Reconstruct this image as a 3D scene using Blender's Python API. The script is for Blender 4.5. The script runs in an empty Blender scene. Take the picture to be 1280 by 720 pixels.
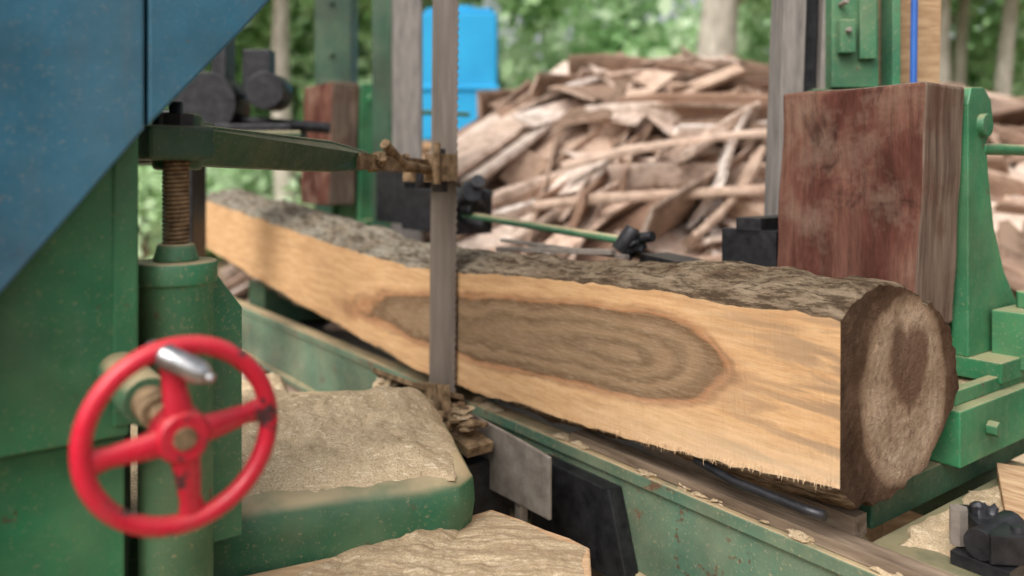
import bpy, math, random
import numpy as np
from mathutils import Vector, Matrix, noise as mnoise
random.seed(7); rng=np.random.default_rng(7)
S=bpy.context.scene
S.view_settings.view_transform='Standard'; S.view_settings.look='None'; S.view_settings.exposure=0
# ---------------- node helpers
class NT:
    def __init__(s,name):
        s.m=bpy.data.materials.new(name); s.m.use_nodes=True; s.t=s.m.node_tree; s.t.nodes.clear()
        s.out=s.t.nodes.new('ShaderNodeOutputMaterial'); s.b=s.t.nodes.new('ShaderNodeBsdfPrincipled')
        s.t.links.new(s.b.outputs[0],s.out.inputs[0]); s.tc=s.t.nodes.new('ShaderNodeTexCoord')
    def lk(s,a,b): s.t.links.new(a,b)
    def inp(s,sock,v):
        if isinstance(v,bpy.types.NodeSocket): s.lk(v,sock)
        elif v is not None:
            if isinstance(v,tuple) and len(v)==3 and sock.type=='RGBA': v=(*v,1)
            sock.default_value=v
    def math(s,op,a,b=None,c=None,clamp=False):
        n=s.t.nodes.new('ShaderNodeMath'); n.operation=op; n.use_clamp=clamp
        for i,v in enumerate((a,b,c)):
            if v is not None: s.inp(n.inputs[i],v)
        return n.outputs[0]
    def map(s,vec=None,scale=(1,1,1),rot=(0,0,0)):
        n=s.t.nodes.new('ShaderNodeMapping'); s.lk(vec or s.tc.outputs['Object'],n.inputs[0])
        n.inputs['Scale'].default_value=scale; n.inputs['Rotation'].default_value=rot; return n.outputs[0]
    def noise(s,scale,vec=None,detail=5,rough=.6,dist=0):
        n=s.t.nodes.new('ShaderNodeTexNoise'); s.lk(vec or s.tc.outputs['Object'],n.inputs['Vector'])
        n.inputs['Scale'].default_value=scale; n.inputs['Detail'].default_value=min(detail,5)
        n.inputs['Roughness'].default_value=rough; n.inputs['Distortion'].default_value=dist; return n.outputs[0]
    def ramp(s,f,stops):
        n=s.t.nodes.new('ShaderNodeValToRGB'); s.lk(f,n.inputs[0]); e=n.color_ramp.elements
        while len(e)<len(stops): e.new(.5)
        for i,(p,c) in enumerate(stops):
            e[i].position=p; e[i].color=(*c,1) if not isinstance(c,(int,float)) else (c,c,c,1)
        return n.outputs[0]
    def mix(s,f,a,b,mode='MIX'):
        n=s.t.nodes.new('ShaderNodeMix'); n.data_type='RGBA'; n.blend_type=mode
        s.inp(n.inputs[0],f); s.inp(n.inputs[6],a); s.inp(n.inputs[7],b); return n.outputs[2]
    def bump(s,h,st=.3,dist=.01):
        n=s.t.nodes.new('ShaderNodeBump'); s.lk(h,n.inputs['Height']); n.inputs['Strength'].default_value=st
        n.inputs['Distance'].default_value=dist; s.lk(n.outputs[0],s.b.inputs['Normal'])
    def col(s,c): s.inp(s.b.inputs['Base Color'],c)
    def rough(s,v): s.inp(s.b.inputs['Roughness'],v)
    def metal(s,v): s.inp(s.b.inputs['Metallic'],v)
    def xyz(s,vec=None):
        n=s.t.nodes.new('ShaderNodeSeparateXYZ'); s.lk(vec or s.tc.outputs['Object'],n.inputs[0]); return n.outputs
    def up(s):
        g=s.t.nodes.new('ShaderNodeNewGeometry'); return s.xyz(g.outputs['Normal'])[2]
    def attr(s,name):
        n=s.t.nodes.new('ShaderNodeAttribute'); n.attribute_name=name; return n.outputs['Color'],n.outputs['Fac']
    def matte(s):
        d=s.t.nodes.new('ShaderNodeBsdfDiffuse')
        for k in ('Base Color','Normal'):
            i=s.b.inputs[k]
            if i.is_linked: s.lk(i.links[0].from_socket,d.inputs['Color' if k=='Base Color' else 'Normal'])
        s.t.nodes.remove(s.b); s.lk(d.outputs[0],s.out.inputs[0]); return s.m
SAW=(.56,.42,.25)
def painted(name,c,dust=.8,rust=(.10,.05,.03),rough=.45,chip=.64,mott=.55):
    n=NT(name)
    big=n.noise(2.2,detail=4); fine=n.noise(28,detail=4)
    base=n.mix(n.ramp(big,[(.3,0),(.7,1)]),tuple(x*mott for x in c),tuple(min(1,x*1.2+.012) for x in c))
    st=n.noise(9,n.map(scale=(3,3,.4)),detail=4)
    base=n.mix(n.ramp(st,[(.50,0),(.75,.45)]),base,tuple(x*.6+.05 for x in c))
    base=n.mix(n.ramp(n.noise(11,detail=5,rough=.75),[(chip,0),(chip+.04,1)]),base,rust)
    u=n.ramp(n.up(),[(.3,0),(.75,1)])
    d=n.math('MULTIPLY',u,n.ramp(n.noise(6,detail=4),[(.25,.3),(.5,1)]))
    d=n.math('MULTIPLY',d,min(1,dust*1.1))
    film=n.math('MULTIPLY',n.ramp(n.noise(5,n.map(scale=(1,1,.6)),detail=3),[(.35,.0),(.8,.5)]),.6*dust)
    spk=n.math('MULTIPLY',n.ramp(n.noise(95,detail=4,rough=.8),[(.56,0),(.66,1)]),.6*dust)
    d=n.math('MAXIMUM',n.math('MAXIMUM',d,film),spk)
    base=n.mix(d,base,SAW)
    base=n.mix(n.ramp(n.noise(1.7,n.map(scale=(1,1,1.4)),detail=4),[(.46,0),(.68,.55)]),base,tuple(x*.22+.006 for x in c))
    n.col(base)
    n.rough(n.ramp(fine,[(.3,rough-.08),(.7,rough+.25)])); n.bump(fine,.22,.005); return n.m
def simple(name,c1,c2,scale=8,rough=.8,stretch=(1,1,1),bump=.3,metal=0,bd=.006):
    n=NT(name); f=n.noise(scale,n.map(scale=stretch),detail=5,rough=.65)
    n.col(n.ramp(f,[(.3,c1),(.7,c2)])); n.rough(rough); n.metal(metal); n.bump(f,bump,bd)
    return n.matte() if rough>=.89 else n.m
GREEN=painted('green_machine_paint',(.008,.205,.080),.5)
GREEN_D=painted('dark_green_paint',(.005,.070,.032),.4)
GREEN_P=painted('pale_green_paint',(.018,.18,.082),.85)
GREEN_F=painted('faded_green_beam',(.085,.19,.125),.9,chip=.60)
BLUE=painted('blue_housing_paint',(.016,.14,.235),.28,rust=(.05,.11,.16),chip=.62,mott=.70)
RED=painted('red_handwheel_paint',(.64,.006,.034),.08,rust=(.035,.025,.03),rough=.25,chip=.60,mott=.85)
GREY=simple('weathered_steel',(.16,.13,.11),(.34,.30,.26),14,.6,metal=.25)
STEELD=simple('dark_greasy_steel',(.012,.012,.015),(.05,.05,.055),20,.4,metal=.5)
CHROME=simple('worn_bright_steel',(.25,.25,.26),(.62,.62,.63),30,.25,metal=.9,bump=.15)
POSTG=simple('dusty_grey_post',(.12,.11,.10),(.28,.25,.23),10,.7,(3,3,.5))
BLADE=simple('band_saw_steel',(.15,.125,.105),(.26,.22,.19),6,.45,(3,3,.4),.05,.35)
BLUEG=simple('grey_blue_panel',(.08,.14,.17),(.16,.22,.25),8,.6)
BPIPE=simple('blue_hose',(.02,.10,.4),(.03,.14,.5),8,.4)
TANK=simple('blue_tank_plastic',(.008,.30,.60),(.015,.38,.70),2,.7,bump=.05)
RUST=simple('rusty_dust',(.07,.045,.028),(.34,.235,.14),30,.9,bump=.6)
OLDW=simple('old_grey_timber',(.10,.07,.05),(.34,.26,.19),9,.9,(.4,3,3),.6)
def woodblock():
    n=NT('red_hardwood'); f=n.noise(5,n.map(scale=(1.2,1.2,.5)),detail=5,rough=.65,dist=.4)
    g=n.noise(60,n.map(scale=(1,1,.06)),detail=5)
    c=n.ramp(f,[(.28,(.045,.018,.014)),(.45,(.115,.045,.034)),(.6,(.18,.085,.062)),(.75,(.25,.145,.105))])
    c=n.mix(n.ramp(g,[(.40,0),(.66,.55)]),c,(.055,.027,.02))
    c=n.mix(n.ramp(n.noise(3.0,detail=5,rough=.7),[(.50,0),(.66,.6)]),c,(.25,.175,.13))
    c=n.mix(n.ramp(n.noise(3.5,n.map(scale=(1.5,1,.8)),detail=5,rough=.65,dist=.8),[(.57,0),(.66,.85)]),c,(.03,.014,.012))
    n.col(c); n.bump(n.noise(30,n.map(scale=(1,1,.15)),detail=5,rough=.8),.9,.014); return n.matte()
REDW=woodblock()
def woodend():
    n=NT('grey_weathered_wood'); g=n.noise(40,n.map(scale=(1,1,.08)),detail=5)
    c=n.ramp(g,[(.3,(.10,.07,.055)),(.7,(.27,.20,.155))]); c=n.mix(n.ramp(n.noise(4),[(.5,0),(.65,.7)]),c,(.12,.06,.045))
    n.col(c); n.bump(g,.6,.008); return n.matte()
WEND=woodend()
def tan():
    n=NT('sawn_tan_wood'); g=n.noise(18,n.map(scale=(.5,3,3)),detail=5)
    n.col(n.ramp(g,[(.3,(.34,.2,.11)),(.7,(.6,.42,.26))])); n.bump(g,.5,.008); return n.matte()
TAN=tan()
def sawdust(name='sawdust',streak=False):
    n=NT(name); f=n.noise(200,detail=5,rough=.85); b=n.noise(5,n.map(scale=(1,1.6,1),rot=(0,0,.5)),detail=5,rough=.7)
    c=n.ramp(f,[(.32,(.34,.235,.14)),(.46,(.60,.45,.28)),(.62,(.82,.68,.48))])
    c=n.mix(n.ramp(b,[(.42,0),(.66,.5)]),c,(.38,.27,.165)); c=n.mix(n.ramp(n.noise(80,n.map(scale=(.5,1.5,1),rot=(0,0,.8)),detail=3),[(.58,0),(.64,.7)]),c,(.88,.76,.57))
    c=n.mix(n.ramp(n.noise(55,n.map(scale=(1.5,.5,1),rot=(0,0,.3)),detail=4,rough=.8),[(.32,.55),(.42,0)]),c,(.22,.15,.09))
    if streak: c=n.mix(n.ramp(n.noise(16,n.map(rot=(0,0,-.65),scale=(.35,4,1)),detail=5,rough=.75),[(.42,.65),(.60,0)]),c,(.30,.20,.12))
    n.col(c); n.bump(n.noise(120,detail=5,rough=.9),.7,.010); return n.matte()
SD=sawdust(); SD2=sawdust('sawdust_over_board',True)
def ground():
    n=NT('dirt_and_sawdust'); f=n.noise(1.2,detail=5,rough=.7); g=n.noise(25,detail=5,rough=.8)
    c=n.ramp(f,[(.35,(.12,.085,.06)),(.6,(.30,.22,.15))]); c=n.mix(n.math('MULTIPLY',g,.6),c,(.22,.155,.095))
    n.col(c); n.bump(g,.6,.03); return n.matte()
GND=ground()
def logface():
    n=NT('sawn_log_face'); X=n.xyz(); s=X[0]; z=X[2]
    w=n.math('MULTIPLY',n.math('SUBTRACT',n.noise(2.6,n.map(scale=(1,1,2.6)),detail=3),.5),.55)
    w2=n.math('MULTIPLY',n.math('SUBTRACT',n.noise(13,n.map(scale=(.5,1,2)),detail=5),.5),.13)
    ds=n.math('SUBTRACT',s,.66)
    a=n.math('DIVIDE',n.math('MAXIMUM',ds,0.),1.75); b=n.math('DIVIDE',n.math('MINIMUM',ds,0.),.36)
    u=n.math('ADD',a,b)
    zc=n.math('SUBTRACT',z,n.math('ADD',1.080,n.math('MULTIPLY',ds,-.062)))
    v=n.math('DIVIDE',zc,.128)
    d=n.math('SQRT',n.math('ADD',n.math('MULTIPLY',u,u),n.math('MULTIPLY',v,v)))
    d=n.math('ADD',d,n.math('ADD',w,w2))
    dd=n.math('MULTIPLY',d,.5)
    sap=n.ramp(n.noise(9,n.map(scale=(.5,1,5)),detail=5,rough=.7),[(.3,(.50,.28,.135)),(.52,(.66,.405,.205)),(.72,(.78,.53,.31))])
    c=n.ramp(dd,[(0,(.30,.20,.12)),(.10,(.19,.125,.074)),(.17,(.33,.22,.13)),(.26,(.20,.13,.076)),(.33,(.31,.205,.12)),(.41,(.23,.148,.086)),(.455,(.17,.098,.052)),(.48,(.40,.20,.10)),(.53,(.54,.30,.15)),(.6,(.63,.38,.20))])
    heart=n.ramp(dd,[(.51,1),(.60,0)])
    c=n.mix(heart,sap,c)
    rings=n.math('SINE',n.math('ADD',n.math('MULTIPLY',d,27.),n.math('MULTIPLY',n.noise(5,detail=3),9.)))
    rf=n.math('MULTIPLY',n.math('MULTIPLY',n.ramp(n.math('MULTIPLY_ADD',rings,.5,.5),[(.55,0),(1,1)]),n.ramp(n.noise(4,detail=3),[(.35,.1),(.6,1)])),n.math('MULTIPLY',heart,.5))
    c=n.mix(rf,c,(.11,.068,.037))
    fib=n.noise(50,n.map(scale=(.3,1,3),rot=(0,.12,0)),detail=5,rough=.8)
    c=n.mix(n.ramp(fib,[(.46,0),(.70,.25)]),c,(.80,.63,.45))
    c=n.mix(n.ramp(fib,[(.30,.40),(.46,0)]),c,(.34,.20,.105))
    c=n.mix(n.math('MULTIPLY',n.math('SUBTRACT',1.,heart),n.ramp(n.noise(3.2,n.map(scale=(.6,1,2.2)),detail=5,dist=.4),[(.5,0),(.72,.5)])),c,(.44,.265,.14))
    sw=n.noise(38,n.map(scale=(2.0,1,.15),rot=(0,.1,0)),detail=3); c=n.mix(n.ramp(sw,[(.50,0),(.75,.14)]),c,(.36,.23,.13))
    st=n.math('MULTIPLY',n.ramp(s,[(0,1),(.50,0)]),n.ramp(n.noise(5,n.map(scale=(.4,1,3.4)),detail=5,dist=.6),[(.46,0),(.56,.8)]))
    c=n.mix(st,c,(.32,.215,.135))
    pale=n.math('MULTIPLY',n.ramp(n.math('SUBTRACT',z,.5),[(.34,.75),(.5,0)]),n.ramp(s,[(0,1),(.9,0)]))
    c=n.mix(pale,c,(.80,.64,.45))
    n.col(c); n.bump(n.noise(45,n.map(scale=(3,1,.5)),detail=5,rough=.75),.7,.008); return n.matte()
def bark():
    n=NT('tree_bark'); f=n.noise(7,n.map(scale=(.6,2,2)),detail=5,rough=.7); g=n.noise(26,n.map(scale=(.4,1.5,1.5)),detail=5,rough=.8)
    c=n.ramp(f,[(.3,(.08,.052,.032)),(.48,(.20,.138,.09)),(.66,(.36,.275,.19))])
    x=n.xyz()[0]
    c=n.mix(n.math('MULTIPLY',n.ramp(n.math('MULTIPLY',x,.2),[(.2,0),(.45,.85)]),n.ramp(n.noise(5),[(.35,.3),(.55,1)])),c,(.44,.41,.34))
    c=n.mix(n.math('MULTIPLY',n.ramp(n.up(),[(.6,0),(1,.6)]),n.ramp(n.noise(14,detail=5,rough=.8),[(.4,0),(.6,1)])),c,(.40,.32,.22))
    c=n.mix(n.ramp(g,[(.42,.8),(.54,0)]),c,(.055,.036,.023))
    n.col(c); n.bump(g,1,.035); return n.matte()
def logend():
    n=NT('log_end_grain'); X=n.xyz(); yy=n.math('ADD',X[1],.285); zz=n.math('SUBTRACT',X[2],1.075)
    r=n.math('SQRT',n.math('ADD',n.math('MULTIPLY',yy,yy),n.math('MULTIPLY',n.math('MULTIPLY',zz,zz),.8)))
    rn=n.math('ADD',r,n.math('MULTIPLY',n.math('SUBTRACT',n.noise(6,detail=5),.5),.07))
    c=n.ramp(n.math('MULTIPLY',rn,4.),[(0,(.36,.24,.16)),(.3,(.45,.32,.22)),(.62,(.52,.385,.27)),(.76,(.42,.295,.20)),(.84,(.11,.066,.042)),(1,(.065,.04,.027))])
    az=n.math('ABSOLUTE',n.math('ADD',X[1],.30)); z2=n.math('SUBTRACT',X[2],1.10)
    h=n.math('SUBTRACT',z2,n.math('MULTIPLY',n.math('SQRT',az),.20))
    hr=n.math('SQRT',n.math('ADD',n.math('MULTIPLY',n.math('MULTIPLY',az,az),1.2),n.math('MULTIPLY',h,h)))
    hr=n.math('ADD',hr,n.math('MULTIPLY',n.math('SUBTRACT',n.noise(10,detail=5),.5),.05))
    c=n.mix(n.ramp(n.noise(6,detail=5,rough=.75),[(.36,.6),(.55,0)]),c,(.18,.115,.078))
    c=n.mix(n.ramp(n.math('MULTIPLY',hr,5.),[(.42,.85),(.58,0)]),c,(.14,.08,.054))
    c=n.mix(n.ramp(n.noise(22,detail=5,rough=.85),[(.34,.6),(.48,0)]),c,(.13,.08,.055))
    rg=n.math('SINE',n.math('MULTIPLY',rn,240.)); c=n.mix(n.math('MULTIPLY_ADD',rg,.07,.07),c,(.12,.07,.045))
    n.col(c); n.bump(n.noise(40,detail=5,rough=.8),.9,.016); return n.matte()
LF,BK,LE=logface(),bark(),logend()
def slabmat(name,cols,dk=.45):
    n=NT(name); c,f=n.attr('tint'); g=n.noise(8,detail=5,rough=.75)
    b=n.ramp(f,cols); b=n.mix(n.ramp(g,[(.38,.6),(.56,0)]),b,tuple(x*dk for x in cols[0][1]))
    b=n.mix(n.ramp(n.noise(2.5,detail=3),[(.5,0),(.7,.45)]),b,(.44,.28,.21))
    n.col(b); n.bump(g,.7,.03); return n.matte()
SLW=slabmat('pale_slab_wood',[(0,(.30,.19,.135)),(.25,(.50,.36,.27)),(.5,(.66,.50,.40)),(.8,(.80,.68,.59)),(1,(.86,.79,.73))],.75)
SLB=slabmat('slab_bark',[(0,(.15,.095,.068)),(.5,(.32,.225,.165)),(1,(.52,.41,.34))])
def leafm():
    n=NT('leaves'); c,f=n.attr('tint')
    col=n.ramp(f,[(0,(.13,.28,.10)),(.4,(.33,.54,.25)),(.75,(.54,.73,.43)),(1,(.72,.86,.63))])
    df=n.t.nodes.new('ShaderNodeBsdfDiffuse'); n.lk(col,df.inputs[0]); n.t.nodes.remove(n.b)
    tr=n.t.nodes.new('ShaderNodeBsdfTranslucent'); n.lk(col,tr.inputs[0])
    mx=n.t.nodes.new('ShaderNodeMixShader'); mx.inputs[0].default_value=.3
    n.lk(df.outputs[0],mx.inputs[1]); n.lk(tr.outputs[0],mx.inputs[2]); n.lk(mx.outputs[0],n.out.inputs[0]); return n.m
LEAF=leafm()
TRUNK=simple('pale_tree_trunk',(.30,.26,.21),(.66,.60,.52),6,.9,(2,2,.5))
# ---------------- machine frame: x = along cut (s), -y = away behind the sawn face
O=Vector((.7175,1.75,0)); MF=Matrix.Translation(O)@Matrix.Rotation(math.atan2(.804,-.595),4,'Z')
class B:
    def __init__(s): s.v=[];s.f=[];s.m=[];s.sm=[]
    def add(s,vs,fs,m=0,sm=False):
        k=len(s.v); s.v+= [tuple(v) for v in vs]; s.f+=[tuple(i+k for i in f) for f in fs]; s.m+=[m]*len(fs); s.sm+=[sm]*len(fs)
    def box(s,x0,x1,y0,y1,z0,z1,m=0,lean=(0,0)):
        vs=[(x+lean[0]*(z-z0),y+lean[1]*(z-z0),z) for z in (z0,z1) for y in (y0,y1) for x in (x0,x1)]
        s.add(vs,[(0,2,3,1),(4,5,7,6),(0,1,5,4),(2,6,7,3),(0,4,6,2),(1,3,7,5)],m)
    def obox(s,p0,p1,w,h,m=0,roll=0):
        p0=Vector(p0);p1=Vector(p1);d=(p1-p0).normalized(); u=Vector((0,0,1)) if abs(d.z)<.9 else Vector((0,1,0))
        a=d.cross(u).normalized(); b=a.cross(d)
        if roll: R=Matrix.Rotation(roll,3,d); a=R@a;b=R@b
        vs=[p+a*i*w/2+b*j*h/2 for p in (p0,p1) for (i,j) in ((-1,-1),(1,-1),(1,1),(-1,1))]
        s.add(vs,[(0,1,2,3),(7,6,5,4),(0,4,5,1),(1,5,6,2),(2,6,7,3),(3,7,4,0)],m)
    def tube(s,pts,rs,m=0,seg=16,cap=True,sm=True):
        pts=[Vector(p) for p in pts]; n=len(pts)
        if not isinstance(rs,(list,tuple)): rs=[rs]*n
        vs=[];ref=None
        for i,p in enumerate(pts):
            d=(pts[min(i+1,n-1)]-pts[max(i-1,0)]).normalized()
            if ref is None:
                ref=Vector((0,0,1)) if abs(d.z)<.9 else Vector((1,0,0))
            a=(ref-d*ref.dot(d)).normalized(); b=d.cross(a); ref=a
            for k in range(seg):
                t=2*math.pi*k/seg; vs.append(p+(a*math.cos(t)+b*math.sin(t))*rs[i])
        fs=[(i*seg+k,i*seg+(k+1)%seg,(i+1)*seg+(k+1)%seg,(i+1)*seg+k) for i in range(n-1) for k in range(seg)]
        s.add(vs,fs,m,sm)
        if cap:
            s.add(vs[:seg],[tuple(range(seg))[::-1]],m); s.add(vs[-seg:],[tuple(range(seg))],m)
    def prism(s,poly,ext,m=0,mside=None):
        e=Vector(ext); n=len(poly); vs=[Vector(p) for p in poly]+[Vector(p)+e for p in poly]
        s.add(vs,[tuple(range(n))[::-1],tuple(range(n,2*n))],m)
        s.add(vs,[(i,(i+1)%n,(i+1)%n+n,i+n) for i in range(n)],m if mside is None else mside)
    def torus(s,c,ax,R,r,m=0,seg=64,sg=12,flat=1.0):
        c=Vector(c);ax=Vector(ax).normalized(); u=Vector((0,0,1)); a=ax.cross(u).normalized(); b=a.cross(ax); vs=[]
        for i in range(seg):
            t=2*math.pi*i/seg; d=a*math.cos(t)+b*math.sin(t)
            for k in range(sg):
                q=2*math.pi*k/sg; vs.append(c+d*(R+r*math.cos(q))+ax*r*flat*math.sin(q))
        s.add(vs,[(i*sg+k,((i+1)%seg)*sg+k,((i+1)%seg)*sg+(k+1)%sg,i*sg+(k+1)%sg) for i in range(seg) for k in range(sg)],m,True)
    def blob(s,c,r,m=0,amp=.3,seed=0,seg=14):
        c=Vector(c); r=Vector(r) if not isinstance(r,(int,float)) else Vector((r,r,r)); vs=[];n=seg
        for i in range(n+1):
            th=math.pi*i/n
            for k in range(2*n):
                ph=math.pi*k/n; d=Vector((math.sin(th)*math.cos(ph),math.sin(th)*math.sin(ph),math.cos(th)))
                q=1+amp*mnoise.fractal(d*1.7+Vector((seed,0,0)),1,2,4); vs.append(c+Vector((d.x*r.x,d.y*r.y,d.z*r.z))*q)
        s.add(vs,[(i*2*n+k,(i+1)*2*n+k,(i+1)*2*n+(k+1)%(2*n),i*2*n+(k+1)%(2*n)) for i in range(n) for k in range(2*n)],m,True)
    def obj(s,name,mats,frame=None,bevel=.004,parent=None,tint=None):
        me=bpy.data.meshes.new(name); me.from_pydata(s.v,[],s.f)
        for m in mats: me.materials.append(m)
        me.polygons.foreach_set('material_index',s.m); me.polygons.foreach_set('use_smooth',s.sm); me.update()
        if not tint:
            import bmesh
            bm=bmesh.new(); bm.from_mesh(me); bmesh.ops.remove_doubles(bm,verts=bm.verts,dist=1e-6); bmesh.ops.recalc_face_normals(bm,faces=bm.faces); bm.to_mesh(me); bm.free()
        o=bpy.data.objects.new(name,me); S.collection.objects.link(o)
        if parent: o.parent=parent
        elif frame is not None: o.matrix_world=frame
        if bevel:
            b=o.modifiers.new('b','BEVEL'); b.width=bevel; b.segments=2; b.limit_method='ANGLE'; b.angle_limit=math.radians(40)
        return o
def empty(name,frame=None):
    e=bpy.data.objects.new(name,None); S.collection.objects.link(e)
    if frame is not None: e.matrix_world=frame
    return e
# ---------------- LOG
def I(x,xs,ys): return float(np.interp(x,xs,ys))
SX=[0,.458,.953,1.79,2.46,3.39,4.875]
ZT=[1.268,1.270,1.258,1.20,1.222,1.287,1.39]; ZB=[.902,.848,.822,.785,.845,.92,1.061]
def smooth_interp(x,ys): return sum(I(x+dx,SX,ys) for dx in (-.25,-.12,0,.12,.25))/5 if .3<x<4.6 else I(x,SX,ys)
g=B(); NS=220; NK=72; rows=[]
for i in range(NS+1):
    s=4.875*i/NS; zt=smooth_interp(s,ZT); zb=smooth_interp(s,ZB); hc=(zt-zb)/2; zc=(zt+zb)/2
    zt+=.012*mnoise.noise(Vector((s*5,1,0)))+.008*mnoise.noise(Vector((s*23,1,0))); zb+=.014*mnoise.noise(Vector((s*4,7,0)))+.007*mnoise.noise(Vector((s*19,7,0)))
    b=hc+I(s,[0,.4,1.8,3,4.9],[.068,.055,.05,.075,.08]); D=I(s,[0,1,3,4.9],[.54,.48,.44,.42]); ph=math.asin(hc/b); a=D/(1+math.cos(ph)); n0=a*math.cos(ph)
    row=[]
    for k in range(NK+1):
        t=(math.pi-ph)*(1-2*k/NK); e=min(1,min(k,NK-k)/5)
        q=mnoise.fractal(Vector((s*2.2,math.cos(t)*1.6,math.sin(t)*1.6)),1,2,5)*.028*e+mnoise.fractal(Vector((s*8,math.cos(t)*10,math.sin(t)*10)),1,2,5)*.015*e
        if i==0: q-=.006*e
        n_=n0+(a+q)*math.cos(t); z=zc+(b+q)*math.sin(t)
        if k==0: n_,z=0,zt
        if k==NK: n_,z=0,zb
        row.append((s+(.014*mnoise.noise(Vector((0,n_*4,z*4))) if i==0 else 0),-n_,z))
    rows.append(row)
vs=[v for r in rows for v in r]; W=NK+1
g.add(vs,[(i*W+k,i*W+k+1,(i+1)*W+k+1,(i+1)*W+k) for i in range(NS) for k in range(NK)],1,True)
NZ=12; fv=[]
for i in range(NS+1):
    a=Vector(rows[i][0]); b=Vector(rows[i][-1])
    for j in range(NZ+1): fv.append(a.lerp(b,j/NZ))
g.add(fv,[(i*(NZ+1)+j,i*(NZ+1)+j+1,(i+1)*(NZ+1)+j+1,(i+1)*(NZ+1)+j) for i in range(NS) for j in range(NZ)],0,False)
for i,mi in ((0,2),(NS,2)):
    r=rows[i]; edge=[tuple(x) for x in r]+[tuple(fv[i*(NZ+1)+j]) for j in range(NZ-1,0,-1)]
    c=Vector((0,0,0))
    for p in edge: c+=Vector(p)
    c/=len(edge); ne=len(edge); vv=[tuple(c)]; R=8
    for q in range(1,R+1):
        for p in edge:
            w=c.lerp(Vector(p),q/R)
            if q<R: w.x+=.010*mnoise.noise(w*9)
            vv.append(tuple(w))
    ff=[(0,1+k,1+(k+1)%ne) for k in range(ne)]+[(1+q*ne+k,1+(q+1)*ne+k,1+(q+1)*ne+(k+1)%ne,1+q*ne+(k+1)%ne) for q in range(R-1) for k in range(ne)]
    g.add(vv,ff,mi,False)
for i in range(900):
    s=random.random()**1.3*3.2+.01; zb=smooth_interp(s,ZB); L=random.uniform(.002,.010) if random.random()<.96 else random.uniform(.010,.022)
    z0=zb+random.uniform(.004,.02); w=random.uniform(.001,.003); sh=random.uniform(-.006,.006)
    g.add([(s,.0015,z0),(s+w,.0015,z0),(s+w/2+sh,.004+random.random()*.004,z0-L-.006)],[(0,1,2)],0)
g.obj('sawn_log',[LF,BK,LE],MF,0)
# ---------------- band saw blade
g=B(); s0,s1=1.555,1.735
prof=[]
n=90
ln=lambda z:-.018*(z-.62)
for i in range(n*2+1):
    z=.62+2.58*i/(n*2); prof.append((s0+ln(z)-(.010 if i%2 else 0),.012,z))
poly=prof+[(s1+ln(3.2),.012,3.2),(s1,.012,.62)]
g.prism(poly,(0,.003,0)); g.obj('band_saw_blade',[BLADE],MF,0)
# ---------------- blue/green bandmill housing
E=empty('bandmill_housing',MF)
g=B(); g.prism([(.6,1.045,1.95),(.6,1.11,1.872),(.6,1.20,1.770),(.6,1.281,1.680),(.6,1.281,3.0),(.6,.9,3.0),(.6,.98,2.1)],(.3,0,0))
g.prism([(.596,1.287,1.675),(.596,1.40,1.53),(.596,1.52,1.38),(.596,1.9,.9),(.596,2.6,.9),(.596,2.6,3.0),(.596,1.287,3.0)],(.3,0,0))
g.obj('wheel_guard',[BLUE],parent=E,bevel=.006)
g=B()
for y,z in ((1.255,2.0),(1.32,1.95)):
    g.tube([(.592,y,z),(.604,y,z)],.006,0,6,sm=False)
g.obj('guard_bolts',[BLUE],parent=E,bevel=.001)
g=B(); g.box(.66,1.0,1.30,2.6,1.10,1.9); g.box(.80,1.0,1.27,2.6,0,1.098,1); g.box(.655,.70,1.285,1.33,1.12,1.70)
g.prism([(.70,1.30,1.09),(.70,1.72,1.09),(.70,1.30,.55)],(.02,0,0))
g.prism([(.62,1.36,.60),(.62,1.70,.60),(.62,1.70,.2),(.62,1.30,.2)],(.18,0,0),1)
g.obj('machine_body',[GREEN,GREEN_D],parent=E,bevel=.006)
g=B(); g.box(.36,.39,1.66,1.95,0,1.36); g.obj('edge_panel',[BLUEG],parent=E,bevel=.006)
E=empty('blade_guide_arm',MF)
g=B(); g.tube([(.75,1.195,.5),(.75,1.195,1.37),(.75,1.195,1.37),(.75,1.195,1.415)],[.072,.072,.08,.08],0,32)
g.tube([(.75,1.195,1.415),(.75,1.195,1.45)],[.045,.035],0,24)
g.prism([(.78,1.12,1.40),(.78,1.05,1.30),(.78,1.05,.8),(.78,1.2,.8),(.78,1.2,1.40)],(.05,0,0))
g.obj('pedestal',[GREEN_P],parent=E)
g=B(); g.tube([(.75,1.195,1.43),(.75,1.195,1.74)],.014,1,16)
pts=[]
for i in range(26*12):
    t=i/12; a=t*2*math.pi; pts.append((.75+.023*math.cos(a),1.195+.023*math.sin(a),1.45+.23*t/26))
g.tube(pts,.0042,0,6); g.tube([(.75,1.195,1.69),(.75,1.195,1.715)],.034,1,6,sm=False); g.obj('tension_spring',[RUST,STEELD],parent=E,bevel=0)
g=B()
g.prism([(.84,1.16,1.705),(.86,1.22,1.615),(1.30,.62,1.595),(1.42,.42,1.60),(1.42,.42,1.66),(1.28,.62,1.69)],(.06,.05,0))
g.box(.70,.90,1.13,1.26,1.62,1.69); g.tube([(.80,1.18,1.60),(.80,1.18,1.72)],.05,0,24)
g.obj('arm',[GREEN_D],parent=E,bevel=.01)
g=B(); g.obox((1.38,.50,1.63),(1.60,.12,1.615),.05,.05,0); g.box(1.50,1.62,.03,.10,1.56,1.66,1); g.box(1.60,1.86,.03,.06,1.555,1.625,1)
g.tube([(1.44,.36,1.69),(1.5,.26,1.62),(1.56,.12,1.60)],.018,1,10); g.tube([(1.50,.12,1.70),(1.50,.12,1.55)],.014,1,10)
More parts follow.
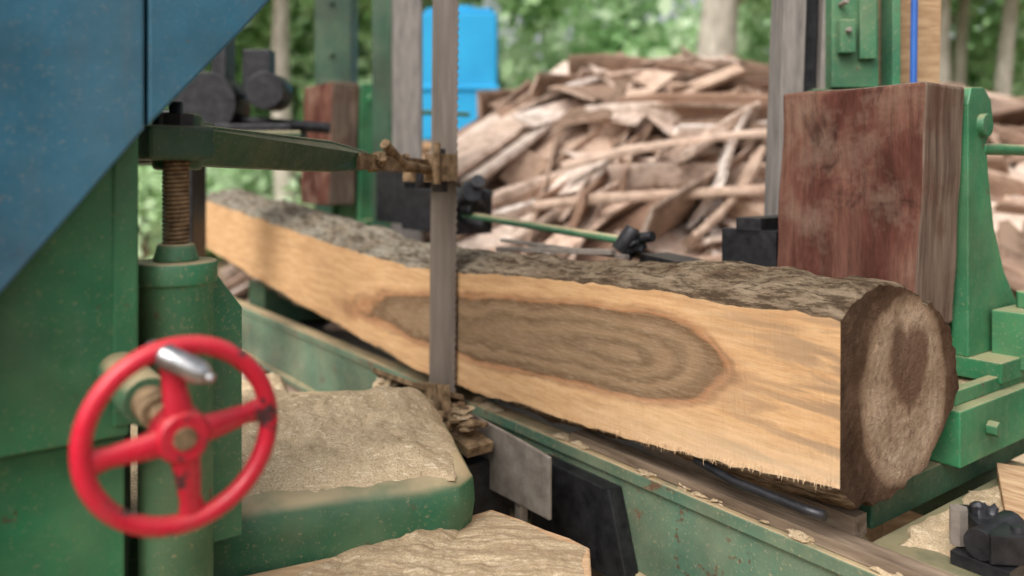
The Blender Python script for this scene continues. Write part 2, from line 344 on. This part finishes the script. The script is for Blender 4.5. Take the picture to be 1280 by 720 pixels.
g.tube([(1.56,.07,1.52),(1.56,.07,1.61)],.03,2,16); g.tube([(1.72,.05,1.53),(1.72,.05,1.60)],.028,2,16)
for y,z in ((.08,1.665),(.06,1.66)): g.tube([(1.56,y,z-.01),(1.56,y,z+.02)],.012,2,6,sm=False)
for i in range(16):
    t=random.random(); g.blob((1.38+.45*t,max(.05,.44-.42*t)+random.uniform(-.02,.02),1.635+random.uniform(-.03,.01)),(random.uniform(.02,.04),random.uniform(.02,.035),random.uniform(.010,.020)),3,.9,i,12)
g.obj('guide_block',[RUST,RUST,STEELD,RUST],parent=E,bevel=.003)
# ---------------- handwheel
E=empty('red_handwheel',MF); C=Vector((.225,1.317,1.221))
g=B(); g.torus(C,(1,0,0),.128,.0138,flat=1.15)
for k in range(4):
    t=math.radians(8+90*k); d=Vector((0,-math.cos(t),math.sin(t)))
    p=[C+d*.02+Vector((-.008,0,0)),C+d*.06+Vector((-.006,0,0)),C+d*.095,C+d*.126]
    tt=Vector((0,-d.z,d.y))
    vs=[]
    for q,w,h in zip(p,(.022,.018,.015,.021),(.013,.011,.009,.010)):
        for j in range(10):
            a=2*math.pi*j/10; vs.append(q+tt*w*math.cos(a)+Vector((1,0,0))*h*math.sin(a))
    g.add(vs,[(i*10+j,i*10+(j+1)%10,(i+1)*10+(j+1)%10,(i+1)*10+j) for i in range(3) for j in range(10)],0,True)
g.tube([C+Vector((x,0,0)) for x in (.03,.025,-.018,-.024)],[.038,.040,.037,.032],0,32)
g.obj('wheel',[RED],parent=E,bevel=0)
g=B(); g.tube([C+Vector((-.0265,0,0)),C+Vector((.62,0,0))],.0165,1,24); g.tube([C+Vector((.12,0,0)),C+Vector((.20,0,0))],.028,1,24)
g.tube([C+Vector((.20,0,0)),C+Vector((.45,0,0))],.04,2,24)
g.obj('shaft',[CHROME,RUST,GREEN_P],parent=E,bevel=.002)
h=C+Vector((.0,.008,.110)); g=B(); g.tube([h+Vector((.02,.026,.016)),h+Vector((-.010,.018,.010)),h+Vector((-.012,.018,.010)),h+Vector((-.045,-.022,-.014)),h+Vector((-.054,-.030,-.020))],[.012,.012,.0175,.0165,.011],0,20)
g.tube([h+Vector((-.050,-.026,-.017)),h+Vector((-.060,-.036,-.023))],.007,0,12)
g.obj('crank_handle',[CHROME],parent=E,bevel=.001)
# ---------------- sawdust
def patch(g,c4,z,th,m=0,n=46,seed=0,rough=.02,fall=True,drop=.0,heaps=(),wob=.05):
    c4=[Vector(c) for c in c4]; vs=[]
    for i in range(n+1):
        for j in range(n+1):
            u=i/n;v=j/n
            p=(c4[0]*(1-u)+c4[1]*u)*(1-v)+(c4[3]*(1-u)+c4[2]*u)*v
            e=min(u,1-u,v,1-v); f=min(1,(e*6))**.6 if fall else 1
            P3=Vector((p.x,p.y,seed))
            h=th*f*(.65+.7*mnoise.fractal(P3*5,1,2,4)+.35)+rough*(mnoise.fractal(P3*18,1,2,5)*.6+abs(mnoise.noise(P3*33))*.2)*f
            for hx_,hy_,hr_,hh_ in heaps: h+=hh_*math.exp(-((p.x-hx_)**2+(p.y-hy_)**2)/hr_**2)*f
            q=wob*mnoise.fractal(Vector((p.x*7,p.y*7,seed)),1,2,4)*(1-f); q2=wob*mnoise.fractal(Vector((p.x*7,p.y*7,seed+9)),1,2,4)*(1-f)
            vs.append((p.x+q,p.y+q2,z+max(h,-.012)-drop*(1-f)))
    g.add(vs,[(i*(n+1)+j,(i+1)*(n+1)+j,(i+1)*(n+1)+j+1,i*(n+1)+j+1) for i in range(n) for j in range(n)],m,True)
E=empty('sawdust_covered_base')
g=B()
front=[(-.10,2.05),(-.13,1.98),(-.20,1.935),(-.30,1.905),(-.45,1.86),(-.62,1.79),(-.95,1.70)]
back=[(-1.10,2.75),(-.42,2.80),(-.20,2.45)]
def loft(polys,m):
    n=len(polys[0]); vs=[p for q in polys for p in q]
    g.add(vs,[(i*n+k,i*n+(k+1)%n,(i+1)*n+(k+1)%n,(i+1)*n+k) for i in range(len(polys)-1) for k in range(n)],m,True)
    g.add(polys[0],[tuple(range(n))],m)
P=front+back
def lev(z,o): 
    c=(-.6,2.3); return [(c[0]+(x-c[0])*o,c[1]+(y-c[1])*o,z) for x,y in P]
loft([lev(.842,.90),lev(.836,.96),lev(.815,1.0),lev(.76,1.01),lev(.62,.97),lev(.3,.93),lev(0,.95)],0)
g.obj('base_casting',[GREEN_P],parent=E,bevel=.006)
g=B(); patch(g,[(-.98,1.735,0),(-.135,1.985,0),(-.24,2.64,0),(-1.07,2.71,0)],.838,.032,0,150,3,.020,drop=.006,heaps=((-.75,2.35,.25,.05),(-.35,2.45,.18,.05),(-.9,1.95,.2,.03),(-.3,2.1,.15,.012)),wob=.03)
patch(g,[(-1.5,2.5,0),(-.6,2.6,0),(-.75,3.1,0),(-1.7,3.3,0)],.70,.08,0,60,31,.03,drop=.15)
g.obj('sawdust',[SD],parent=E,bevel=0)
E=empty('sawdust_covered_board')
g=B()
LP=[(-.62,1.35),(-.62,1.76),(-.40,1.87),(-.22,2.005),(-.05,2.13),(.02,2.07),(.08,2.01),(.14,1.955),(.19,1.91),(.17,1.72),(.12,1.35)]
for L_,(z0,z1,o) in enumerate(((.645,.70,1.0),(.60,.643,.985),(.52,.598,.96))):
    pl=[]
    for i,(x,y) in enumerate(LP): pl.append((-.2+(x+.2)*o+random.uniform(-.006,.006),1.7+(y-1.7)*o+random.uniform(-.006,.006),z0))
    g.prism(pl,(0,0,z1-z0),0)
g.obj('timber',[TAN],parent=E,bevel=.005)
g=B(); patch(g,[(-.62,1.36,0),(.115,1.36,0),(.172,1.905,0),(-.053,2.112,0)],.700,.010,0,130,9,.012,drop=.0,wob=.02); patch(g,[(-.62,1.60,0),(-.15,1.66,0),(-.12,2.04,0),(-.40,1.85,0)],.700,.022,0,100,12,.016,wob=.02)
g.obj('sawdust',[SD2],parent=E,bevel=0)
g=B(); g.prism([(.845,.12,.57),(.845,.12,.755),(1.0,.12,.768),(1.42,.12,.79),(1.42,.12,.56)],(0,.012,0)); g.box(1.0,1.03,.09,.12,.50,.70)
g.prism([(1.35,.10,.80),(1.45,.25,.85),(1.75,.25,.84),(1.8,.1,.72),(1.6,.05,.70)],(0,0,.02),1)
g.obj('blade_chute_plate',[GREY,RUST],MF,.003)
g=B(); g.box(1.15,1.52,.05,.30,.40,.66); g.box(1.76,1.85,.05,.25,.40,.74); g.obox((1.2,.26,.84),(1.55,.16,.76),.02,.14,1); g.obox((1.1,.20,.72),(1.5,.22,.80),.10,.03,1)
for i in range(12): g.blob((1.15+.6*random.random(),.16+random.random()*.12,.80+random.uniform(-.03,.01)),(random.uniform(.03,.06),random.uniform(.03,.05),random.uniform(.012,.025)),1+(i%2),.9,i+40,12)
g.obj('lower_blade_guide',[STEELD,RUST,SD],MF,.003)
# ---------------- carriage
E=empty('log_carriage',MF)
g=B(); g.box(-.6,6.2,-.13,-.05,.685,.722); g.box(-.6,6.2,-.085,-.065,.43,.684); g.box(-.6,6.2,-.16,-.045,.40,.43); g.box(-.6,6.2,-1.05,-.95,.5,.72)
for s in (1.9,4.3): g.box(s,s+.02,-.064,-.05,.432,.684)
g.obj('side_beams',[GREEN_F],parent=E)
g=B(); g.box(-.32,.02,-1.6,-.16,.60,.735,1); g.box(2.1,2.4,-.94,-.16,.60,.70,1); g.box(4.1,4.4,-.94,-.16,.60,.86,1); g.box(.05,.42,-1.6,-.22,.736,.82,1); g.box(.0,.5,-1.9,-.56,.822,.97)
g.box(4.0,4.5,-1.6,-.5,.861,1.2); g.box(.03,.06,-1.9,-.6,.97,1.01); g.box(.44,.47,-1.9,-.6,.97,1.01)
g.obj('cross_bolsters',[GREEN,GREEN_D],parent=E)
g=B(); g.tube([(-.6,-.30,.3),(6,-.3,.3)],.05,0,16); g.box(.6,5.8,-.92,-.17,.50,.58)
g.prism([(.66,-.062,.40),(.74,-.062,.66),(1.08,-.062,.66),(1.12,-.062,.40)],(0,.055,0)); g.box(1.12,1.5,-.062,-.02,.43,.60)  # dark plate added against the beam side, standing in for shadow there
g.obj('deck_and_shade_plate',[STEELD],parent=E)
g=B(); g.obox((-.32,-.095,.737),(.98,-.10,.742),.06,.028); g.obox((.05,-.17,.76),(.75,-.19,.765),.05,.05)
for i in range(14):
    s=random.uniform(-.3,1.6); g.blob((s,-.085+random.uniform(-.02,.02),.727),(random.uniform(.02,.05),.025,random.uniform(.006,.014)),1,.8,i+70,8)
g.obj('runner_board',[OLDW,SD],parent=E)
def headblock(s0,ztop,zb,name,w=.47,d=.25):
    e=empty(name,MF)
    g=B(); lean=(-.035,-.02)
    nx,nz=8,14; 
    def P_(x,y,z):
        q=Vector((x*5,y*5,z*5)); return (x+lean[0]*(z-zb)+.007*mnoise.noise(q),y+lean[1]*(z-zb)+.008*mnoise.noise(q+Vector((9,0,0))),z+.005*mnoise.noise(q+Vector((0,9,0))))
    def grid(f,nu,nv,m):
        vs=[f(i/nu,j/nv) for i in range(nu+1) for j in range(nv+1)]
        g.add(vs,[(i*(nv+1)+j,(i+1)*(nv+1)+j,(i+1)*(nv+1)+j+1,i*(nv+1)+j+1) for i in range(nu) for j in range(nv)],m)
    y1=-.60; y0=-.60-d; H_=ztop-zb
    grid(lambda u,v:P_(s0+w*u,y1,zb+H_*v),nx,nz,0); grid(lambda u,v:P_(s0+w*u,y0,zb+H_*v),nx,nz,0)
    grid(lambda u,v:P_(s0,y0+d*u,zb+H_*v),6,nz,1); grid(lambda u,v:P_(s0+w,y0+d*u,zb+H_*v),6,nz,1)
    grid(lambda u,v:P_(s0+w*u,y0+d*v,ztop),nx,6,1); grid(lambda u,v:P_(s0+w*u,y0+d*v,zb),nx,6,1)
    g.obj('wood_block',[REDW,WEND],parent=e,bevel=.01)
    g=B(); n=-.60-d-.02; zt=ztop
    prof=[(n,zt-.05),(n-.02,zt),(n-.10,zt+.005),(n-.15,zt-.03),(n-.165,zt-.10),(n-.12,zt-.16),(n-.13,zt-.25),(n-.17,zt-.42),(n-.24,zt-.56),(n-.33,zt-.66),(n-.42,zt-.72),(n-.42,zb-.1),(n,zb-.1)]
    g.prism([(s0-.03,a,b) for a,b in prof],(.05,0,0)); g.prism([(s0+w-.08,a,b) for a,b in prof],(.05,0,0)); g.box(s0+.02,s0+w-.08,n-.09,n-.03,zb-.1,zt-.06)
    g.box(s0-.12,s0+w,n-.5,n,zb-.16,zb-.10)
    g.tube([(s0-.05,n-.085,zt-.11),(s0+.04,n-.085,zt-.11)],.035,0,20); g.tube([(s0-.02,n-.10,zt-.18),(s0-.02,n-.9,zt-.18)],.018,0,12)
    g.obj('knee_casting',[GREEN],parent=e)
headblock(.14,1.845,1.15,'head_block',.455,.235); headblock(4.1,2.2,1.36,'head_block',.5,.2)
g=B()
g.obox((.85,-.50,1.22),(1.12,-.60,1.22),.12,.14,0); g.box(.60,.82,-.80,-.62,1.24,1.40,0); g.box(.66,.76,-.86,-.62,1.38,1.44,0)
g.tube([(1.16,-.46,1.30),(1.12,-.50,1.38)],.035,0,12); g.tube([(1.22,-.5,1.33),(1.05,-.52,1.36)],.02,0,10); g.blob((1.14,-.5,1.33),.045,0,.6,4)
g.obj('log_dog',[STEELD],MF)
g=B(); g.tube([(1.16,-.48,1.34),(2.35,-.55,1.38)],.017,0,12); g.obox((1.15,-.42,1.30),(1.75,-.33,1.27),.03,.02,1); g.obox((1.10,-.44,1.285),(1.9,-.46,1.29),.025,.015,1)
g.obj('feed_rod',[GREEN_P,GREY],MF,.002)
g=B(); g.tube([(2.2,-.5,1.50),(2.55,-.62,1.42)],.05,0,14); g.tube([(2.18,-.52,1.55),(2.34,-.6,1.46)],.035,0,12); g.box(2.35,2.9,-.72,-.5,1.28,1.50,0); g.blob((2.3,-.55,1.46),.08,0,.7,9); g.tube([(2.15,-.55,1.34),(2.7,-.6,1.40)],.03,0,10)
g.box(2.95,3.3,-.75,-.55,1.3,1.6)
g.obj('log_dog',[STEELD],MF)
g=B(); g.tube([(.42,-.02,.84),(.30,-.018,.822),(.1,-.02,.818),(.05,-.025,.82)],.012,0,14); g.obj('hydraulic_hose',[STEELD],MF,0)
g=B(); 
g.box(-.26,-.14,-.34,-.20,.737,.765,0); g.obox((-.25,-.22,.80),(-.13,-.33,.80),.07,.06,0); g.tube([(-.20,-.20,.80),(-.20,-.36,.80)],.033,0,14); g.tube([(-.25,-.27,.765),(-.25,-.27,.84)],.016,0,10); g.tube([(-.14,-.24,.77),(-.14,-.24,.85)],.02,1,6,sm=False); g.blob((-.17,-.30,.81),.035,0,.6,3)
g.obj('clamp_screw',[STEELD,GREY],MF,.003)
g=B(); g.obox((-.20,-.46,.755),(-.02,-.84,.762),.09,.03); g.obox((-.34,-.12,.70),(-.30,-.50,.75),.14,.03); g.obj('sawn_offcut',[TAN],MF,.003)
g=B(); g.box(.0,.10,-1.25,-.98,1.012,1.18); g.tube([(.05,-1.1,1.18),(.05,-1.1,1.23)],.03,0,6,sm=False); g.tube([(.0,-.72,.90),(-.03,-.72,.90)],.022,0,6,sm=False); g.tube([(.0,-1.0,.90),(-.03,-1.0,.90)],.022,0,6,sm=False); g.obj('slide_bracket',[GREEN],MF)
g=B(); patch(g,[(-.28,-1.5,0),(.0,-1.5,0),(.0,-.2,0),(-.30,-.2,0)],.733,.018,0,60,55,.03); patch(g,[(.08,-1.3,0),(.43,-1.3,0),(.43,-.86,0),(.08,-.86,0)],.966,.03,0,50,58,.02,wob=.02); g.obj('sawdust_heap',[SD],MF,0)
# ---------------- columns
g=B()
g.box(.925,1.01,2.95,3.10,0,3.6,0,(.035,0)); g.box(1.012,1.072,3.0,3.1,0,3.6,1,(.035,0)); g.box(1.075,1.095,2.96,3.12,0,3.6,0,(.035,0)); g.obj('steel_column',[POSTG,STEELD],None)
g=B(); g.box(-.91,-.80,5.2,5.45,0,4,1); g.box(-.765,-.58,5.1,5.2,0,4,0); g.box(-.795,-.77,5.12,5.4,0,4,1); g.obj('steel_column',[POSTG,GREEN_D],None)
g=B(); g.box(-1.53,-1.25,6.2,6.24,0,4); g.box(-1.53,-1.50,6.24,6.5,0,4);g.box(-1.28,-1.25,6.24,6.5,0,4); g.box(-1.50,-1.3,6.185,6.197,2.0,2.3); 
for z in (2.1,2.5,2.9,3.3): g.tube([(-1.4,6.17,z),(-1.4,6.2,z)],.02,0,6,sm=False)
g.obj('green_column',[GREEN_D],None)
g=B(); g.box(1.16,1.33,2.9,3.0,1.9,2.55); g.box(1.175,1.23,2.86,2.897,2.02,2.14); g.box(1.25,1.31,2.87,2.897,2.0,2.25); g.box(1.10,1.40,2.92,3.0,1.84,1.898)
for x,z in ((1.19,2.2),(1.28,2.3),(1.20,2.1)): g.tube([(x,2.84,z),(x,2.9,z)],.010,1,8)
g.box(1.38,1.41,2.9,3.0,1.85,2.5)
g.obj('green_bracket',[GREEN_P,GREY],None)
g=B(); g.tube([(1.47,2.92,2.8),(1.46,2.9,2.3),(1.445,2.88,1.9),(1.44,2.88,1.5)],.012,0,10); g.obj('blue_hose',[BPIPE],None,0)
g=B(); g.box(1.43,1.62,3.1,3.25,0,3.6,0,(.02,0)); g.obj('timber_post',[TAN],None)
g=B(); g.tube([(-1.62,4.2,1.95),(-1.62,4.45,1.95)],.17,0,24); g.tube([(-1.3,4.2,2.02),(-1.3,4.4,2.02)],[.10,.10],0,20); g.box(-1.72,-1.15,4.15,4.5,1.76,1.84); g.box(-1.78,-1.68,4.2,4.4,0,1.76); g.tube([(-1.9,4.3,1.90),(-1.0,4.4,1.83)],.03,0,12); g.box(-1.45,-1.3,4.3,4.4,2.0,2.25); g.box(-1.6,-1.52,4.25,4.4,1.8,2.4)
g.obj('drive_pulley_stand',[STEELD],None)
g=B(); g.box(-1.40,-1.34,3.2,3.3,0,1.62); g.box(-1.62,-1.28,3.2,3.45,1.62,1.80); g.tube([(-1.6,3.1,1.72),(-.9,3.4,1.74)],.03,0,12)
g.obj('green_frame',[GREEN_D],None)
# ---------------- tank
E=empty('blue_water_tank')
g=B(); g.box(-1.1,-.18,9.6,10.5,1.96,3.50); g.box(-1.13,-.15,9.57,10.53,2.55,2.62); g.box(-1.05,-.23,9.65,10.45,3.502,3.56); g.tube([(-.64,10.05,3.56),(-.64,10.05,3.64)],.2,0,24)
g.obj('tank',[TANK],parent=E,bevel=.05)
g=B()
for x in (-1.1,-.28):
    for y in (9.6,10.4): g.box(x-.06,x+.06,y-.06,y+.06,0,1.85)
g.box(-1.2,-.15,9.5,10.5,1.86,1.945); g.obj('stand',[TAN],parent=E)
# ---------------- slab pile
hx=([-3,-1.6,-.7,.1,.6,2.7,4.9,7,9.5],[0,.8,1.75,2.40,2.72,2.58,2.3,1.5,0]); hy=([4.5,5.3,6.6,8.0,10,12],[0,.42,.78,1,.9,0])
def H(x,y): return I(x,*hx)*I(y,*hy)
g=B(); tints=[]
def slab(p0,p1,w,t,roll,tint,barky=True,bend=0):
    p0=Vector(p0);p1=Vector(p1);d=(p1-p0).normalized(); a=d.cross(Vector((0,0,1))).normalized(); b=a.cross(d); R=Matrix.Rotation(roll,3,d); a=R@a;b=R@b
    sec=[(-.5,0),(.5,0),(.49,.5),(.34,.9),(.0,1),(-.34,.92),(-.48,.55)]
    n=len(sec); vs=[];NL=6; sd=random.random()*99; c0=random.uniform(-.5,.5)*w
    for i in range(NL+1):
        u=i/NL; c=p0.lerp(p1,u)+b*bend*(u-u*u)*4+a*.05*mnoise.noise(Vector((u*2,sd,0)))
        ww=w*(1+.25*mnoise.noise(Vector((u*3,sd,5)))); tt=t*(1+.4*mnoise.noise(Vector((u*3,sd,9))))
        for x,y in sec: vs.append(c+a*x*ww+b*y*tt+d*(c0*x*(i in (0,NL))))
    fs=[(i*n+k,i*n+(k+1)%n,(i+1)*n+(k+1)%n,(i+1)*n+k) for i in range(NL) for k in range(n)]
    g.add(vs,fs,0,False)
    for q in range(len(fs)):
        if barky and q%n!=0: g.m[len(g.m)-len(fs)+q]=1
    g.add(vs[:n],[tuple(range(n))],0); g.add(vs[-n:],[tuple(range(n))],0); tints.extend([tint]*(len(vs)+2*n))
for i in range(700):
    x=random.uniform(-1.8,8.5); y=random.choice([random.uniform(4.8,8.2)]*3+[random.uniform(8,11)])
    yaw=random.gauss(math.radians(42),.30) if x<1.3 else random.gauss(math.radians(10),.6)
    if random.random()<.15: yaw+=math.pi/2
    L=(random.uniform(1.2,3.2) if x<1.3 else random.uniform(.7,2.3))/2; dx,dy=math.cos(yaw)*L,math.sin(yaw)*L
    lift=random.uniform(-.22,.08); j=random.gauss(0,.09)
    h0,h1=H(x-dx,y-dy),H(x+dx,y+dy); hm=H(x,y)
    z0=max(.05,hm+(h0-hm)*.8+lift+j); z1=max(.05,hm+(h1-hm)*.8+lift-j)
    roll=random.choice([random.gauss(.25,.25),random.gauss(math.pi+.25,.25),random.gauss(math.pi*.8,.25),random.gauss(math.pi*.7,.25)])
    if math.cos(yaw)<0: roll=-roll
    slab((x-dx,y-dy,z0),(x+dx,y+dy,z1),random.uniform(.16,.46),random.uniform(.025,.06),roll,min(1,max(0,random.gauss(.48,.3))),random.random()<.55,random.gauss(0,.03))
slab((.75,6.0,1.12),(-.02,6.1,1.66),.36,.04,math.pi*.72,.2,False)
slab((.35,5.6,1.60),(1.95,5.9,1.86),.09,.05,.2,.5,False,.05)
slab((1.15,5.3,1.15),(1.75,5.7,1.75),.13,.06,2.6,.4,False,.05)
slab((-.55,5.8,1.6),(1.0,9.0,2.9),.34,.08,math.pi,.55,False,.05); slab((-.3,5.6,1.55),(1.25,8.6,2.8),.24,.06,math.pi*.9,.8,False,.03); slab((-.75,6.0,1.55),(.7,9.2,2.85),.25,.06,math.pi,.7,False,.03)
slab((.15,5.3,1.35),(2.4,5.6,1.45),.09,.05,.4,.35,False,.04)
o=g.obj('slab_wood_pile',[SLW,SLB],None,0,tint=True)
at=o.data.color_attributes.new('tint','FLOAT_COLOR','POINT'); arr=np.ones((len(tints),4),dtype=np.float32); arr[:,:3]=np.array(tints)[:,None]; at.data.foreach_set('color',arr.ravel())
g=B(); nx,ny=60,36; vs=[]
for i in range(nx+1):
    for j in range(ny+1):
        x=-3+12.5*i/nx; y=4.5+7.5*j/ny; vs.append((x,y,max(-.05,H(x,y)-.34+.12*mnoise.noise(Vector((x*3,y*3,0))))))
g.add(vs,[(i*(ny+1)+j,(i+1)*(ny+1)+j,(i+1)*(ny+1)+j+1,i*(ny+1)+j+1) for i in range(nx) for j in range(ny)],0,True)
g.obj('waste_wood_mound',[RUST],None,0)
# ---------------- ground
g=B(); g.add([(-300,-300,0),(300,-300,0),(300,300,0),(-300,300,0)],[(0,1,2,3)]); g.obj('ground',[GND],None,0)
g=B(); patch(g,[(-3,.5,0),(3,.5,0),(3,4.6,0),(-3,4.6,0)],.004,.10,0,90,5,.02); g.obj('sawdust_floor',[SD],None,0)
# ---------------- foliage
def leaves(name,cent,rad,cnt,size,parent=None,tbase=.5):
    cent=np.array(cent);rad=np.array(rad); k=rng.integers(0,len(cent),cnt)
    d=rng.normal(size=(cnt,3)); d/=np.linalg.norm(d,axis=1)[:,None]; rr=rng.random(cnt)**.45
    p=cent[k]+d*rad[k]*rr[:,None]; ok=p[:,2]>.05; p=p[ok]; k=k[ok]; cnt=len(p)
    a=rng.normal(size=(cnt,3)); a/=np.linalg.norm(a,axis=1)[:,None]; b=rng.normal(size=(cnt,3)); b-=a*(a*b).sum(1)[:,None]; b/=np.linalg.norm(b,axis=1)[:,None]
    sz=rng.uniform(size*.6,size*1.3,cnt)[:,None]; a=a*sz; b=b*sz*.6
    v=np.stack([p-a,p+b,p+a,p-b],1).reshape(-1,3); me=bpy.data.meshes.new(name)
    me.vertices.add(len(v)); me.vertices.foreach_set('co',v.ravel()); me.loops.add(cnt*4); me.loops.foreach_set('vertex_index',np.arange(cnt*4)); me.polygons.add(cnt)
    me.polygons.foreach_set('loop_start',np.arange(cnt)*4); me.polygons.foreach_set('loop_total',np.full(cnt,4)); me.update(calc_edges=True)
    ct=rng.normal(tbase,.2,len(cent)); t=np.clip(ct[k]+rng.normal(0,.13,cnt),0,1); t=np.repeat(t,4)
    at=me.color_attributes.new('tint','FLOAT_COLOR','POINT'); arr=np.ones((len(t),4),dtype=np.float32); arr[:,:3]=t[:,None]; at.data.foreach_set('color',arr.ravel())
    me.materials.append(LEAF); o=bpy.data.objects.new(name,me); S.collection.objects.link(o)
    if parent: o.parent=parent
    return o
cs=[];rs=[]
for i in range(380):
    y=rng.uniform(17,25); x=rng.uniform(-.8,.8)*y; z=rng.uniform(0,7) if rng.random()<.6 else rng.uniform(0,4.5)
    cs.append((x,y,z)); q=rng.uniform(.9,1.9); rs.append((q,q,q*.75))
leaves('distant_trees',cs,rs,60000,.23,tbase=.68)
cs=[];rs=[]
for i in range(50):
    y=rng.uniform(13,17); x=rng.uniform(-.8,.8)*y; cs.append((x,y,rng.uniform(0,1.6))); q=rng.uniform(.5,1.1); rs.append((q,q,q))
leaves('undergrowth',cs,rs,12000,.14,tbase=.78)
def tree(x,y,h,r,lean=0,crown=True):
    e=empty('broadleaf_tree'); g=B(); pts=[];rs_=[]
    for i in range(13):
        u=i/12; pts.append((x+lean*u*h+.12*math.sin(u*5+x),y+.1*math.sin(u*4),h*u)); rs_.append(r*(1.25-.75*u) if i else r*1.5)
    g.tube(pts,rs_,0,14); cc=[];cr=[]
    for i in range(8):
        u=random.uniform(.62,1); b=Vector(pts[int(u*12)]); a=random.uniform(0,6.28); e2=b+Vector((math.cos(a)*2,math.sin(a)*2,random.uniform(.4,1.6)))
        g.tube([b,b.lerp(e2,.5)+Vector((0,0,.1)),e2],[r*.4,r*.25,r*.08],0,8); cc+= [tuple(e2),tuple(b.lerp(e2,.6))]; cr+=[(1.3,1.3,.8),(.9,.9,.6)]
    g.obj('trunk',[TRUNK],parent=e,bevel=0); leaves('crown',cc,cr,2600,.16,e,.68)
for x,y,h,r,l in ((3.75,14.5,8,.40,0),(-4.0,14,8,.17,.01),(8.2,15,8,.13,.01),(9.4,16.5,8,.14,-.01),(9.6,15.5,8,.16,.02),(-2.3,18,9,.2,0),(-6.5,16,8,.2,0)):
    tree(x,y,h,r,l)
# ---------------- light (hazy overcast: sky slightly desaturated by cloud)
w=bpy.data.worlds.new("World"); S.world=w; w.use_nodes=True; nt=w.node_tree; bg=nt.nodes['Background']
sky=nt.nodes.new('ShaderNodeTexSky'); sky.sky_type='NISHITA'; sky.sun_disc=False; sky.sun_elevation=math.radians(50); sky.sun_rotation=math.radians(215); sky.dust_density=8; sky.air_density=1.0; sky.ozone_density=.3
hs=nt.nodes.new('ShaderNodeHueSaturation'); hs.inputs['Saturation'].default_value=.25; hs.inputs['Value'].default_value=1.25
nt.links.new(sky.outputs[0],hs.inputs['Color']); nt.links.new(hs.outputs[0],bg.inputs[0]); bg.inputs[1].default_value=.15
L=bpy.data.lights.new('sun','SUN'); L.energy=.95; L.angle=math.radians(35); L.color=(1,.94,.85); so=bpy.data.objects.new('sun',L); S.collection.objects.link(so)
el,az=math.radians(50),math.radians(215); d=Vector((math.sin(az)*math.cos(el),math.cos(az)*math.cos(el),math.sin(el))); so.rotation_euler=d.to_track_quat('Z','Y').to_euler()
# ---------------- camera
cam=bpy.data.cameras.new('camera'); co=bpy.data.objects.new('camera',cam); S.collection.objects.link(co); S.camera=co
co.location=(0,0,1.6); co.rotation_euler=(math.radians(90),0,0); cam.sensor_width=36; cam.lens=28.125; cam.shift_y=-.115; cam.clip_end=800; cam.clip_start=.05
cam.dof.use_dof=True; cam.dof.focus_distance=2.0; cam.dof.aperture_fstop=1.2
